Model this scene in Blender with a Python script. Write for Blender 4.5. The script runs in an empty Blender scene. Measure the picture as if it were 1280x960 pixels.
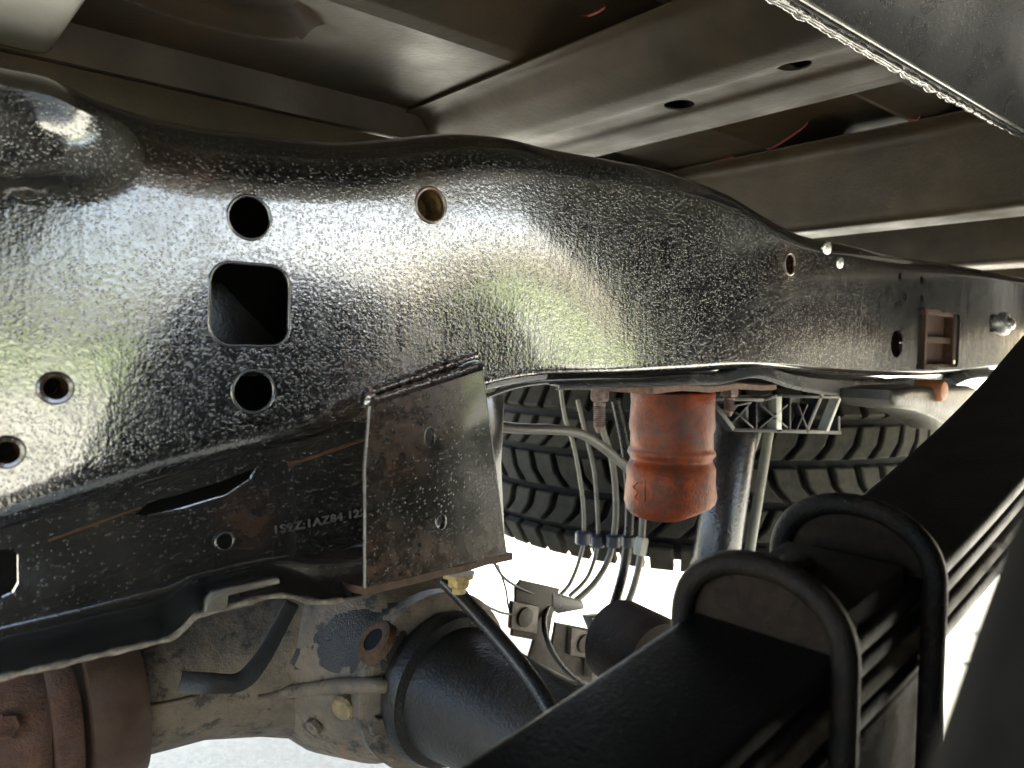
import bpy, bmesh, math, random
from mathutils import Vector, Matrix
random.seed(7)
R = math.radians
sc = bpy.context.scene

# ------------------------------------------------------------------ camera
CAMZ = 0.75
YAW, PITCH, ROLL, F = R(40.5), R(2.36), R(1.0), 970.0
fw = Vector((math.sin(YAW)*math.cos(PITCH), math.cos(YAW)*math.cos(PITCH), -math.sin(PITCH)))
rt0 = Vector((math.cos(YAW), -math.sin(YAW), 0)); up0 = rt0.cross(fw)
rt = rt0*math.cos(ROLL) + up0*math.sin(ROLL)
up = -rt0*math.sin(ROLL) + up0*math.cos(ROLL)
CAM = Vector((0, 0, CAMZ))
cd = bpy.data.cameras.new('camera'); cam = bpy.data.objects.new('camera', cd)
sc.collection.objects.link(cam); sc.camera = cam
M = Matrix((rt, up, -fw)).transposed().to_4x4(); M.translation = CAM
cam.matrix_world = M
cd.sensor_width = 36; cd.lens = F/1280*36; cd.clip_start = 0.01; cd.clip_end = 2000
cd.dof.use_dof = True; cd.dof.focus_distance = 0.62; cd.dof.aperture_fstop = 8.0

# ------------------------------------------------------------------ sky, sun, exposure
SUN_EL, SUN_AZ = R(42), R(98)      # azimuth clockwise from +Y towards +X
w = bpy.data.worlds.new('World'); sc.world = w; w.use_nodes = True
nt = w.node_tree; nt.nodes.clear()
sky = nt.nodes.new('ShaderNodeTexSky'); sky.sky_type = 'NISHITA'; sky.sun_disc = False
sky.sun_elevation = SUN_EL; sky.sun_rotation = SUN_AZ; sky.air_density = 1.0; sky.dust_density = 5.0; sky.ozone_density = 0.6
bg = nt.nodes.new('ShaderNodeBackground'); bg.inputs[1].default_value = 0.15
wo = nt.nodes.new('ShaderNodeOutputWorld')
nt.links.new(sky.outputs[0], bg.inputs[0]); nt.links.new(bg.outputs[0], wo.inputs[0])
sl = bpy.data.lights.new('sun', 'SUN'); sl.energy = 4.5; sl.angle = R(0.5); sl.color = (1.0, 0.95, 0.86)
so = bpy.data.objects.new('sun', sl); sc.collection.objects.link(so)
sd = Vector((math.sin(SUN_AZ)*math.cos(SUN_EL), math.cos(SUN_AZ)*math.cos(SUN_EL), math.sin(SUN_EL)))
so.rotation_euler = (-sd).to_track_quat('-Z', 'Y').to_euler(); so.location = sd*20
vs = sc.view_settings
vs.view_transform = 'Standard'; vs.look = 'None'; vs.gamma = 1.0; vs.use_curve_mapping = False
vs.exposure = 3.5
sc.render.engine = 'CYCLES'; sc.cycles.use_denoising = True
sc.cycles.max_bounces = 7; sc.cycles.diffuse_bounces = 4; sc.cycles.glossy_bounces = 4
sc.cycles.sample_clamp_indirect = 12

# ------------------------------------------------------------------ helpers
def ray(px, py):
    return fw + rt*((px-640)/F) - up*((py-480)/F)
def U(px, py, Y=None, X=None, D=None):
    d = ray(px, py)
    t = Y/d.y if Y is not None else (X/d.x if X is not None else D)
    return CAM + d*t
def UZ(px, py, z):
    d = ray(px, py); return CAM + d*(z/d.z)
def V(x, y, z): return Vector((x, y, z+CAMZ))     # z measured from camera height
def lerp(a, b, t): return a+(b-a)*t
def interp(tab, x):
    if x <= tab[0][0]: return tab[0][1]
    for (a, p), (b, q) in zip(tab, tab[1:]):
        if x <= b:
            return p+(q-p)*(x-a)/(b-a)
    return tab[-1][1]
def smooth_tab(tab, n=8):
    """Catmull-Rom resample of a table (x monotone)"""
    out = []
    for i in range(len(tab)-1):
        p0 = tab[max(i-1, 0)]; p1 = tab[i]; p2 = tab[i+1]; p3 = tab[min(i+2, len(tab)-1)]
        m1 = (p2[1]-p0[1])/max(p2[0]-p0[0], 1e-9); m2 = (p3[1]-p1[1])/max(p3[0]-p1[0], 1e-9); h = p2[0]-p1[0]
        for k in range(n):
            t = k/n
            out.append((p1[0]+h*t, (2*t**3-3*t*t+1)*p1[1]+(t**3-2*t*t+t)*h*m1+(-2*t**3+3*t*t)*p2[1]+(t**3-t*t)*h*m2))
    out.append(tab[-1]); return out
def sstep(a, b, x):
    t = max(0, min(1, (x-a)/(b-a))); return t*t*(3-2*t)
def spline(pts, n=10):
    pts = [Vector(p) for p in pts]; out = []
    for i in range(len(pts)-1):
        p0 = pts[max(i-1, 0)]; p1 = pts[i]; p2 = pts[i+1]; p3 = pts[min(i+2, len(pts)-1)]
        for k in range(n):
            t = k/n
            out.append(0.5*((2*p1)+(p2-p0)*t+(2*p0-5*p1+4*p2-p3)*t*t+(3*p1-p0-3*p2+p3)*t**3))
    out.append(pts[-1]); return out

def link(o): sc.collection.objects.link(o); return o
def thing(name, label, cat, loc, group=None):
    o = link(bpy.data.objects.new(name, None)); o.location = loc; o.empty_display_size = .05
    o['label'] = label; o['category'] = cat
    if group: o['group'] = group
    return o
def tag(o, label=None, cat=None, group=None, kind=None):
    if label: o['label'] = label
    if cat: o['category'] = cat
    if group: o['group'] = group
    if kind: o['kind'] = kind
    return o
def wloc(o):
    v = Vector((0, 0, 0))
    while o: v = v+Vector(o.location); o = o.parent
    return v
def fin(name, bm, mat, parent=None, ang=35, loc=None):
    """link bmesh (world coordinates) as one object with a sensible origin"""
    base = wloc(parent)
    if loc is None:
        if bm.verts:
            mn = Vector((min(v.co[i] for v in bm.verts) for i in range(3))); mx = Vector((max(v.co[i] for v in bm.verts) for i in range(3)))
            loc = (mn+mx)/2
        else: loc = base
    loc = Vector(loc)
    for v in bm.verts: v.co -= loc
    me = bpy.data.meshes.new(name); bm.to_mesh(me); bm.free()
    for p in me.polygons: p.use_smooth = True
    me.set_sharp_from_angle(angle=R(ang))
    me.materials.append(mat)
    o = link(bpy.data.objects.new(name, me)); o.parent = parent; o.location = loc-base
    return o
def addfaces(bm, verts, faces):
    vv = [bm.verts.new(v) for v in verts]
    for f in faces:
        try: bm.faces.new([vv[i] for i in f])
        except ValueError: pass
    return vv
def grid(bm, rows, closed=False):
    """rows: list of equal-length point lists"""
    n = len(rows[0]); vv = [[bm.verts.new(p) for p in r] for r in rows]
    for i in range(len(rows)-1):
        for j in range(n-1): bm.faces.new((vv[i][j], vv[i][j+1], vv[i+1][j+1], vv[i+1][j]))
        if closed: bm.faces.new((vv[i][n-1], vv[i][0], vv[i+1][0], vv[i+1][n-1]))
    return vv
def shell(bm, rows, off):
    """closed thick sheet; off is a vector or a function(i,j)->vector"""
    f = off if callable(off) else (lambda i, j: off)
    a = grid(bm, rows)
    b = [[bm.verts.new(Vector(p)+f(i, j)) for j, p in enumerate(r)] for i, r in enumerate(rows)]
    m, n = len(rows), len(rows[0])
    for i in range(m-1):
        for j in range(n-1): bm.faces.new((b[i][j], b[i+1][j], b[i+1][j+1], b[i][j+1]))
    for i in range(m-1):
        bm.faces.new((a[i][0], a[i+1][0], b[i+1][0], b[i][0])); bm.faces.new((a[i+1][n-1], a[i][n-1], b[i][n-1], b[i+1][n-1]))
    for j in range(n-1):
        bm.faces.new((a[0][j+1], a[0][j], b[0][j], b[0][j+1])); bm.faces.new((a[m-1][j], a[m-1][j+1], b[m-1][j+1], b[m-1][j]))
    bmesh.ops.recalc_face_normals(bm, faces=bm.faces[:])
def prism(bm, poly, ext, bev=0.0, seg=2):
    """closed prism of a planar polygon along ext"""
    ext = Vector(ext); n = len(poly)
    a = [bm.verts.new(p) for p in poly]; b = [bm.verts.new(Vector(p)+ext) for p in poly]
    fs = [bm.faces.new(a), bm.faces.new(b[::-1])]
    for i in range(n): fs.append(bm.faces.new((a[i], b[i], b[(i+1) % n], a[(i+1) % n])))
    bmesh.ops.recalc_face_normals(bm, faces=fs)
    if bev:
        es = [e for e in fs[0].edges]+[e for e in fs[1].edges]
        bmesh.ops.bevel(bm, geom=es, offset=bev, segments=seg, affect='EDGES', profile=.5, clamp_overlap=True)
def box(bm, a, b, bev=0.0):
    x0, y0, z0 = a; x1, y1, z1 = b
    vs_ = [(x0, y0, z0), (x1, y0, z0), (x1, y1, z0), (x0, y1, z0), (x0, y0, z1), (x1, y0, z1), (x1, y1, z1), (x0, y1, z1)]
    vv = addfaces(bm, vs_, [(0, 3, 2, 1), (4, 5, 6, 7), (0, 1, 5, 4), (1, 2, 6, 5), (2, 3, 7, 6), (3, 0, 4, 7)])
    if bev:
        es = list({e for v in vv for e in v.link_edges})
        bmesh.ops.bevel(bm, geom=es, offset=bev, segments=2, affect='EDGES', profile=.5, clamp_overlap=True)
def frames(path):
    path = [Vector(p) for p in path]; out = []; n = None
    for i, p in enumerate(path):
        t = (path[min(i+1, len(path)-1)]-path[max(i-1, 0)]).normalized()
        if n is None:
            n = t.orthogonal().normalized()
        n = (n-t*n.dot(t)).normalized(); out.append((p, n, t.cross(n)))
    return out
def tube(bm, path, r, seg=10, cap=True):
    fr = frames(path); rows = []
    for i, (p, n, b) in enumerate(fr):
        rr = r(i/(len(fr)-1)) if callable(r) else r
        rows.append([p+(n*math.cos(2*math.pi*k/seg)+b*math.sin(2*math.pi*k/seg))*rr for k in range(seg)])
    vv = grid(bm, rows, True)
    if cap: bm.faces.new(vv[0][::-1]); bm.faces.new(vv[-1])
def lathe(bm, prof, o, ax, seg=32, capped=True):
    o = Vector(o); ax = Vector(ax).normalized(); n = ax.orthogonal().normalized(); b = ax.cross(n); rows = []
    for r, h in prof:
        rows.append([o+ax*h+(n*math.cos(2*math.pi*k/seg)+b*math.sin(2*math.pi*k/seg))*r for k in range(seg)])
    vv = grid(bm, rows, True)
    if capped: bm.faces.new(vv[0]); bm.faces.new(vv[-1][::-1])
    bmesh.ops.recalc_face_normals(bm, faces=bm.faces[:])
def hexhead(bm, c, ax, r, h):
    lathe(bm, [(r*.86, 0), (r, h*.12), (r, h*.85), (r*.82, h)], c, ax, 6)
def cut(o, cutter_bm):
    """boolean difference, applied; cutter removed"""
    me = bpy.data.meshes.new('cutter'); bmesh.ops.recalc_face_normals(cutter_bm, faces=cutter_bm.faces[:]); cutter_bm.to_mesh(me); cutter_bm.free()
    c = link(bpy.data.objects.new('cutter', me))
    m = o.modifiers.new('b', 'BOOLEAN'); m.operation = 'DIFFERENCE'; m.object = c; m.solver = 'EXACT'
    bpy.context.view_layer.update()
    dg = bpy.context.evaluated_depsgraph_get()
    new = bpy.data.meshes.new_from_object(o.evaluated_get(dg), depsgraph=dg)
    o.modifiers.clear(); old = o.data; o.data = new; bpy.data.meshes.remove(old)
    bpy.data.objects.remove(c); bpy.data.meshes.remove(me)
    for p in new.polygons: p.use_smooth = True
    new.set_sharp_from_angle(angle=R(35))
# ------------------------------------------------------------------ materials
def N(nt, t, **k):
    n = nt.nodes.new(t)
    for a, v in k.items(): setattr(n, a, v)
    return n
class MB:
    def __init__(s, name):
        s.m = bpy.data.materials.new(name); s.m.use_nodes = True; s.t = s.m.node_tree; s.t.nodes.clear()
        s.out = N(s.t, 'ShaderNodeOutputMaterial'); s.p = N(s.t, 'ShaderNodeBsdfPrincipled')
        s.t.links.new(s.p.outputs[0], s.out.inputs[0]); s.geo = N(s.t, 'ShaderNodeNewGeometry'); s.pos = s.geo.outputs['Position']
    def L(s, a, b): s.t.links.new(a, b)
    def noise(s, scale, detail=4, rough=.55, vec=None, dist=0):
        n = N(s.t, 'ShaderNodeTexNoise'); n.inputs['Scale'].default_value = scale; n.inputs['Detail'].default_value = detail
        n.inputs['Roughness'].default_value = rough; n.inputs['Distortion'].default_value = dist
        s.L(vec or s.pos, n.inputs['Vector']); return n.outputs['Fac']
    def voro(s, scale, feature='SMOOTH_F1', rnd=1.0, vec=None):
        n = N(s.t, 'ShaderNodeTexVoronoi', feature=feature); n.inputs['Scale'].default_value = scale; n.inputs['Randomness'].default_value = rnd
        if feature == 'SMOOTH_F1': n.inputs['Smoothness'].default_value = .25
        s.L(vec or s.pos, n.inputs['Vector']); return n
    def ramp(s, fac, a, b, c0=0.0, c1=1.0, interp='LINEAR'):
        n = N(s.t, 'ShaderNodeMapRange', interpolation_type=interp); n.clamp = True
        n.inputs[1].default_value = a; n.inputs[2].default_value = b; n.inputs[3].default_value = c0; n.inputs[4].default_value = c1
        s.L(fac, n.inputs[0]); return n.outputs[0]
    def math(s, op, a, b=None):
        n = N(s.t, 'ShaderNodeMath', operation=op)
        for i, x in enumerate((a, b)):
            if x is None: continue
            if isinstance(x, (int, float)): n.inputs[i].default_value = x
            else: s.L(x, n.inputs[i])
        return n.outputs[0]
    def mix(s, fac, a, b):
        n = N(s.t, 'ShaderNodeMix', data_type='RGBA')
        for i, x in ((0, fac), (6, a), (7, b)):
            if isinstance(x, (int, float)): n.inputs[i].default_value = x
            elif isinstance(x, tuple): n.inputs[i].default_value = (*x, 1)
            else: s.L(x, n.inputs[i])
        return n.outputs[2]
    def spots(s, pts):
        """max over soft spheres: [(pos, r0, r1)]"""
        res = None
        for p, r0, r1 in pts:
            d = N(s.t, 'ShaderNodeVectorMath', operation='DISTANCE'); s.L(s.pos, d.inputs[0]); d.inputs[1].default_value = p
            v = s.ramp(d.outputs['Value'], r1, r0, 0, 1, 'SMOOTHSTEP')
            res = v if res is None else s.math('MAXIMUM', res, v)
        return res
    def bump(s, h, dist, strength=1.0, prev=None):
        b = N(s.t, 'ShaderNodeBump'); b.inputs['Distance'].default_value = dist; b.inputs['Strength'].default_value = strength
        s.L(h, b.inputs['Height'])
        if prev is not None: s.L(prev, b.inputs['Normal'])
        return b.outputs[0]
    def set(s, **k):
        for a, v in k.items():
            i = s.p.inputs[{'col': 'Base Color', 'rough': 'Roughness', 'metal': 'Metallic', 'normal': 'Normal', 'spec': 'Specular IOR Level', 'coat': 'Coat Weight', 'coatr': 'Coat Roughness', 'ior': 'IOR', 'sss': 'Subsurface Weight', 'trans': 'Transmission Weight'}[a]]
            if isinstance(v, tuple): i.default_value = (*v, 1)
            elif isinstance(v, (int, float)): i.default_value = v
            else: s.L(v, i)
        return s.m

RUST = (.13, .05, .022)
def droplet_paint(name, base=(.008, .008, .0085), scale=330, amp=.0003, dens=.6, rough=(.10, .20), rust=None, rustamt=1.0, streaks=0.0, coat=1.0, fade=None, peel=.45, dense=0, ior=1.5):
    """black paint with fine beads: random round droplets, each cell of its own height"""
    b = MB(name)
    vd = b.voro(scale, 'F1')
    sx = N(b.t, 'ShaderNodeSeparateColor'); b.L(vd.outputs['Color'], sx.inputs[0])
    area = b.ramp(b.noise(11, 2, .6), .35, .65, dens-.15, dens+.15)
    on = b.math('LESS_THAN', sx.outputs[0], area)
    rr = b.ramp(sx.outputs[1], 0, 1, .28, .52)
    d = b.math('DIVIDE', vd.outputs['Distance'], rr)
    dome = b.math('SQRT', b.math('MAXIMUM', b.math('SUBTRACT', 1.0, b.math('MULTIPLY', d, d)), 0.0))
    h = b.math('MULTIPLY', b.math('MULTIPLY', dome, on), b.ramp(sx.outputs[2], 0, 1, .35, 1.1))
    if dense:
        v2 = b.voro(scale*1.55, 'F1'); s2 = N(b.t, 'ShaderNodeSeparateColor'); b.L(v2.outputs['Color'], s2.inputs[0])
        d2 = b.math('DIVIDE', v2.outputs['Distance'], b.ramp(s2.outputs[1], 0, 1, .3, .6))
        h2 = b.math('SQRT', b.math('MAXIMUM', b.math('SUBTRACT', 1.0, b.math('MULTIPLY', d2, d2)), 0.0))
        h = b.math('MAXIMUM', h, b.math('MULTIPLY', h2, b.ramp(s2.outputs[2], .2, 1, 0, dense)))
    h = b.math('ADD', h, b.math('MULTIPLY', b.noise(scale*.8, 1, .5), peel))
    if fade:
        sp_ = N(b.t, 'ShaderNodeSeparateXYZ'); b.L(b.pos, sp_.inputs[0]); h = b.math('MULTIPLY', h, b.ramp(sp_.outputs[0], fade[0], fade[1], 1, fade[2], 'SMOOTHSTEP'))
    n = None
    if streaks:
        mp = N(b.t, 'ShaderNodeMapping'); mp.inputs['Scale'].default_value = (90, 20, 16); b.L(b.pos, mp.inputs['Vector'])
        n = b.bump(b.noise(1.0, 3, .6, mp.outputs[0], .6), streaks, 1, n)
    n = b.bump(h, amp, 1, n)
    r = b.ramp(b.noise(60, 2), .3, .7, rough[0], rough[1])
    col = b.mix(b.ramp(b.noise(14, 3, .65), .45, .75), base, (base[0]*2.2, base[1]*2.0, base[2]*1.7))
    if rust:
        k = b.math('MULTIPLY', b.spots(rust), b.ramp(b.noise(110, 4, .7), .38, .62, .1, 1))
        k = b.math('MULTIPLY', k, rustamt)
        col = b.mix(k, col, b.mix(b.noise(220, 2), (.035, .016, .010), (.12, .055, .025))); r = b.math('ADD', r, b.math('MULTIPLY', k, .25))
    return b.set(col=col, rough=r, normal=n, spec=1.0, coat=coat, coatr=.08, ior=ior)
def plain_paint(name, base, rough=(.3, .45), speck=0.0, nscale=40, bump=.0003, dirt=None, dirtamt=.5, metal=0.0, spec=.5):
    b = MB(name)
    n1 = b.noise(nscale, 6, .65)
    col = b.mix(b.ramp(n1, .35, .7), base, tuple(c*.7 for c in base))
    if dirt: col = b.mix(b.math('MULTIPLY', b.ramp(b.noise(nscale*.3, 6, .7), .42, .68), dirtamt), col, dirt)
    if speck: col = b.mix(b.math('MULTIPLY', b.ramp(b.noise(900, 2), .68, .74), speck), col, (.6, .58, .52))
    n = b.bump(b.noise(nscale*12, 3), bump)
    return b.set(col=col, rough=b.ramp(b.noise(nscale*.8, 5), .3, .7, *rough), normal=n, metal=metal, spec=spec)
def rusty(name, a=(.055, .03, .02), c=(.19, .095, .055), scale=60, rough=(.55, .85), bump=.0012, third=None):
    b = MB(name)
    n1 = b.noise(scale, 7, .7)
    col = b.mix(b.ramp(n1, .32, .68), a, c)
    if third: col = b.mix(b.ramp(b.noise(scale*.35, 5, .7), .52, .66), col, third)
    n = b.bump(b.noise(scale*5, 5, .7), bump, .8)
    return b.set(col=col, rough=b.ramp(n1, .3, .7, *rough), normal=n, spec=.22)

# ================================================================== the ground
gm = MB('pale_concrete')
gn = gm.noise(55, 6, .7); g2 = gm.noise(2.2, 5, .6)
gcol = gm.mix(gm.ramp(gn, .3, .7), (.27, .27, .225), (.38, .38, .32))
gcol = gm.mix(gm.ramp(g2, .4, .7, 0, .35), gcol, (.21, .215, .175))
gm.set(col=gcol, rough=.9, normal=gm.bump(gm.noise(90, 5, .75), .006, .8))
lm = MB('lawn_grass')
lm.set(col=lm.mix(lm.ramp(lm.noise(3, 6, .7), .3, .7), (.07, .13, .012), (.14, .20, .03)), rough=.9, normal=lm.bump(lm.noise(60, 5), .03))
bm = bmesh.new(); grid(bm, [[Vector((x, y, 0)) for x in (-60, -8, 0, 8, 60)] for y in (-13.0, -1, 2, 6, 60)])
tag(fin('ground', bm, gm.m), kind='structure')
bm = bmesh.new(); grid(bm, [[Vector((x, y, .004)) for x in (-300, -60, 60, 300)] for y in (-300, -60, -13.0)])
tag(fin('lawn', bm, lm.m), kind='structure')

# ================================================================== truck bed (seen from below)
BED = thing('truck_bed', 'dark grey underside of the truck bed with crossmembers above the frame', 'truck bed', V(.6, .5, .25))
bedm = plain_paint('bed_underside_grey', (.020, .0165, .0115), (.34, .55), .03, 16, .0003, (.034, .021, .010), 1.0, 0, .16)
browm = plain_paint('bed_rib_brown', (.034, .024, .0135), (.38, .6), .08, 24, .0004, (.011, .0085, .006), .8, 0, .2)
olive = plain_paint('bed_pale_olive', (.055, .050, .031), (.35, .5), 0, 15, .0002, (.03, .027, .018), .6)
zf = .283
def floor_z(y):
    t = [(-.6, .283), (.17, .283), (.178, .31), (.30, .31), (.36, .285), (.372, .283), (.405, .283), (.42, .290), (.435, .312), (.51, .312), (.525, .308), (.575, .287), (.59, .283), (.785, .283), (.792, .25), (.98, .25), (.99, .283), (1.2, .283), (1.23, .31), (1.32, .31), (1.35, .283), (1.75, .283)]
    return interp(t, y)
ys = sorted(set([.56+i*.004 for i in range(45)]+[-.45+i*.01 for i in range(221)]+[.17, .178, .36, .372, .405, .42, .435, .51, .525, .575, .59, .785, .792, .98, .99]))
xs = [-.9, -.5, -.2]+[-.1+i*.006 for i in range(70)]+[.32+i*.02 for i in range(40)]+[1.2, 1.4, 1.55, 1.9, 2.4]
EC = UZ(268, 2, .283)
def emboss(x, y):   # long oval pressing in the floor, upper left
    u = (x-EC.x)/.085; v = (y-EC.y)/.050
    return .020*sstep(1.12, .80, (abs(u)**2.2+abs(v)**2.2)**(1/2.2))
bm = bmesh.new(); shell(bm, [[V(x, y, floor_z(y)+emboss(x, y)) for x in xs] for y in ys], Vector((0, 0, .0015)))
fin('floor_panel', bm, bedm, BED, 25)
# brown dusty longitudinal rib wall under the floor (inner sill)
bm = bmesh.new(); prof = [(.80, .249), (.797, .205), (.80, .200), (.86, .200), (.863, .249)]
shell(bm, [[V(x, y, z) for x in (-.5, -.2, 0, .2, .4, .5)] for y, z in prof], Vector((0, .0015, 0)))
fin('inner_sill', bm, browm, BED)
# crossmembers: profile in (X, z), extruded along Y
def crossmember(prof, y0, y1, mat, th=.0016, holes=None, ny=30, endrise=None):
    prof = smooth_prof(prof)
    rows = []
    for i in range(ny+1):
        y = lerp(y0, y1, i/ny)
        rows.append([V(x, y, z) for x, z in prof])
    bm = bmesh.new(); shell(bm, rows, Vector((0, 0, th)))
    o = fin('crossmember', bm, mat, BED, 30)
    if holes:
        c = bmesh.new()
        for h in holes: lathe(c, [(h[2], -.02), (h[2], .02)], h[0:2] and V(h[0], h[1], h[3]), (0, 0, 1), 32)
        cut(o, c)
    return o
def smooth_prof(p, r=.35):
    out = [p[0]]
    for a, b, c in zip(p, p[1:], p[2:]):
        a, b, c = Vector(a), Vector(b), Vector(c)
        k1 = b+(a-b).normalized()*min((a-b).length*.4, .008); k2 = b+(c-b).normalized()*min((c-b).length*.4, .008)
        for i in range(5):
            t = i/4; out.append(tuple((1-t)**2*k1+2*t*(1-t)*b+t*t*k2))
    out.append(p[-1]); return out
# wide shallow one with two round holes
crossmember([(.500, .2785), (.520, .2785), (.535, .262), (.570, .246), (.600, .244), (.612, .2475), (.640, .2475), (.652, .244), (.690, .244), (.702, .2475), (.724, .2475), (.735, .262), (.742, .2785), (.765, .2785)], .285, 1.6, bedm,
            holes=[(*UZ(849, 131, .2475).xy, .0150, .2475), (*UZ(993, 81, .2475).xy, .0140, .2475)])
# deep one further back
crossmember([(.955, .2785), (.985, .2785), (.992, .272), (.998, .180), (1.004, .173), (1.075, .173), (1.081, .180), (1.087, .272), (1.094, .2785), (1.11, .2785)], .295, 1.6, browm)
crossmember([(1.39, .2785), (1.425, .2785), (1.432, .270), (1.438, .165), (1.446, .158), (1.52, .158), (1.528, .165), (1.534, .2785)], -.2, 1.6, browm)
# pale one at the left, nearest
crossmember([(-.14, .2785), (-.12, .255), (-.10, .2475), (.125, .2475), (.135, .250), (.1425, .2785)], .2, .775, olive)
bm = bmesh.new(); box(bm, V(2.30, -.26, .08), V(2.33, 1.6, .275), .004); fin('rear_sill', bm, browm, BED)
# sagging flange on crossmember ends + seam sealer spots
# inner side panel of the bed, top right, with its ragged sealer seam
sidem = plain_paint('side_panel_grey', (.026, .026, .031), (.22, .36), .8, 26, .0003, (.045, .043, .045), .7, 0, .5)
LZ = .2335
bm = bmesh.new()
rows = []
for i in range(40):
    t = i/39; z = LZ+t*.42
    wv = .0
    rows.append([V(x, .278-.10*sstep(0, .35, t)+.006*math.sin(max(0, (t-.25))*30)*(1 if x > .72 else .3)*sstep(.2, .3, t), z) for x in [-.3+i2*.04 for i2 in range(48)]])
shell(bm, rows, Vector((0, .0018, 0)))
fin('side_panel', bm, sidem, BED)
sealm = droplet_paint('black_seam_sealer', (.006, .006, .006), 260, .0008, .7, (.12, .22), None, 0, 0)
bm = bmesh.new()
xs2 = [.36+i*.003 for i in range(215)]
from mathutils import noise as mnoise
def sr(x): return interp([(.36, 1), (.7, 1.0), (.85, .75), (.95, .40), (1.01, .3)], x)
rs_ = [.0042*sr(x)*(1+.45*mnoise.noise(Vector((x*70, 0, 3)))+.2*mnoise.noise(Vector((x*230, 5, 0)))) for x in xs2]
tube(bm, [V(x, .2800+.0030*sr(x)+.0022*mnoise.noise(Vector((x*60, 9, 0))), LZ-.0002) for x in xs2], lambda t: rs_[int(round(t*(len(xs2)-1)))], 10)
fin('seam_sealer', bm, sealm, BED, 70)
bm = bmesh.new(); tube(bm, [V(x, .2795+.0085*sr(x)+.0030*mnoise.noise(Vector((x*45, 2, 7))), LZ+.0012) for x in xs2], lambda t: .0010+.0004*math.sin(t*97), 7)
fin('seam_sealer', bm, sealm, BED, 70)
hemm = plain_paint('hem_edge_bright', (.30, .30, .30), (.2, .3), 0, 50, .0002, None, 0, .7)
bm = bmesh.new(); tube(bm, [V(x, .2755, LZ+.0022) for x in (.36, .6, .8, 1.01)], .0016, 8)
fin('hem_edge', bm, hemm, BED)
# vertical end plate where the deep crossmember meets the bed side
bm = bmesh.new(); box(bm, V(.996, .2935, .172), V(1.09, .2955, .276), .0006); fin('end_plate', bm, bedm, BED)
bm = bmesh.new(); box(bm, V(.97, .05, .165), V(1.02, .286, .236), .004); fin('side_bracket', bm, plain_paint('bracket_grey', (.10, .10, .09)), BED)
redm = plain_paint('red_primer', (.12, .012, .010), (.5, .6))
for (x, y, l) in ((.5185, .50, .014), (.5185, .405, .030), (.9525, .56, .03), (.9525, .42, .03), (.955, .66, .016)):
    bm = bmesh.new(); zz = floor_z(y)-.0012
    p = [V(x-.0035, y-l, floor_z(y-l)-.0012), V(x+.003, y-l*.6, floor_z(y-l*.6)-.0015), V(x+.004, y+l*.7, floor_z(y+l*.7)-.0015), V(x-.003, y+l, floor_z(y+l)-.0012)]
    tube(bm, spline(p, 6), lambda t: .0011*math.sin(math.pi*min(max(t, .05), .95))+.0004, 7); fin('primer_patch', bm, redm, BED)
# outer bed side with the wheel opening (behind the camera)
bm = bmesh.new(); rowsx = [-.9+i*.03 for i in range(111)]
def arch(x):
    d = .65**2-(x-.42)**2
    return max(-.20, -.29+math.sqrt(d)) if d > 0 else -.20
shell(bm, [[V(x, -.27-.03*math.sin(v*3.1), lerp(arch(x), .85, v)) for x in rowsx] for v in [0, .05, .2, .4, .6, .8, 1]], Vector((0, .001, 0)))
fin('outer_side_panel', bm, plain_paint('body_paint_black', (.01, .01, .011), (.15, .2)), BED)

# ================================================================== frame rail
YR = .45
FR = thing('frame_rail', 'glossy black truck frame rail with beaded paint and punched holes', 'frame rail', V(.5, YR, -.1))
T_PX = [(-260, -60), (-120, 20), (0, 60), (75, 74), (150, 106), (250, 134), (350, 150), (450, 162), (520, 160), (590, 156), (650, 163), (700, 176), (780, 192), (850, 208), (920, 236), (968, 266), (1010, 290), (1070, 304), (1130, 319), (1200, 330), (1240, 337), (1275, 345), (1350, 357)]
B_PX = [(-260, 800), (-120, 735), (0, 684), (100, 648), (200, 612), (300, 581), (400, 553), (457, 535), (540, 512), (610, 492), (640, 484), (680, 477), (740, 473), (800, 470), (860, 466), (920, 462), (980, 463), (1040, 468), (1100, 470), (1150, 470), (1200, 467), (1240, 462), (1275, 459), (1350, 456)]
PLAN = smooth_tab([(-.5, .085), (-.1, .042), (.05, .018), (.12, .006), (.17, .001), (.24, 0), (.33, -.001), (.40, -.007), (.50, -.020), (.60, -.031), (.68, -.036), (.80, -.038), (.90, -.042), (1.0, -.052), (1.3, -.088), (1.8, -.145)], 6)
def plan(x): return interp(PLAN, x)
def at(px, py, Y=None, dy=0.0):
    if Y is not None: return U(px, py, Y=Y)
    y = YR
    for _ in range(6): y = YR+plan(U(px, py, Y=y+dy).x)
    return U(px, py, Y=y+dy)
def tabX(tab):
    o = []
    for a, b in tab:
        p = at(a, b); o.append((p.x, p.z-CAMZ))
    return smooth_tab(o)
TT, BT = tabX(T_PX), tabX(B_PX)
pxX = lambda px: at(px, 450).x
X_A, X_B = TT[0][0], TT[-1][0]
def RT(x): return interp([(pxX(-100), .03), (pxX(100), .045), (pxX(220), .050), (pxX(420), .045), (pxX(560), .040), (pxX(760), .030), (pxX(1000), .018), (pxX(1250), .012)], x)
def RB(x): return interp([(pxX(-100), .028), (pxX(300), .024), (pxX(457), .020), (pxX(620), .012), (pxX(760), .008), (pxX(1250), .006)], x)
rc0 = at(22, 172)
def gauss(x, c, s): return math.exp(-((x-c)/s)**2)
XM = pxX(640)
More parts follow.
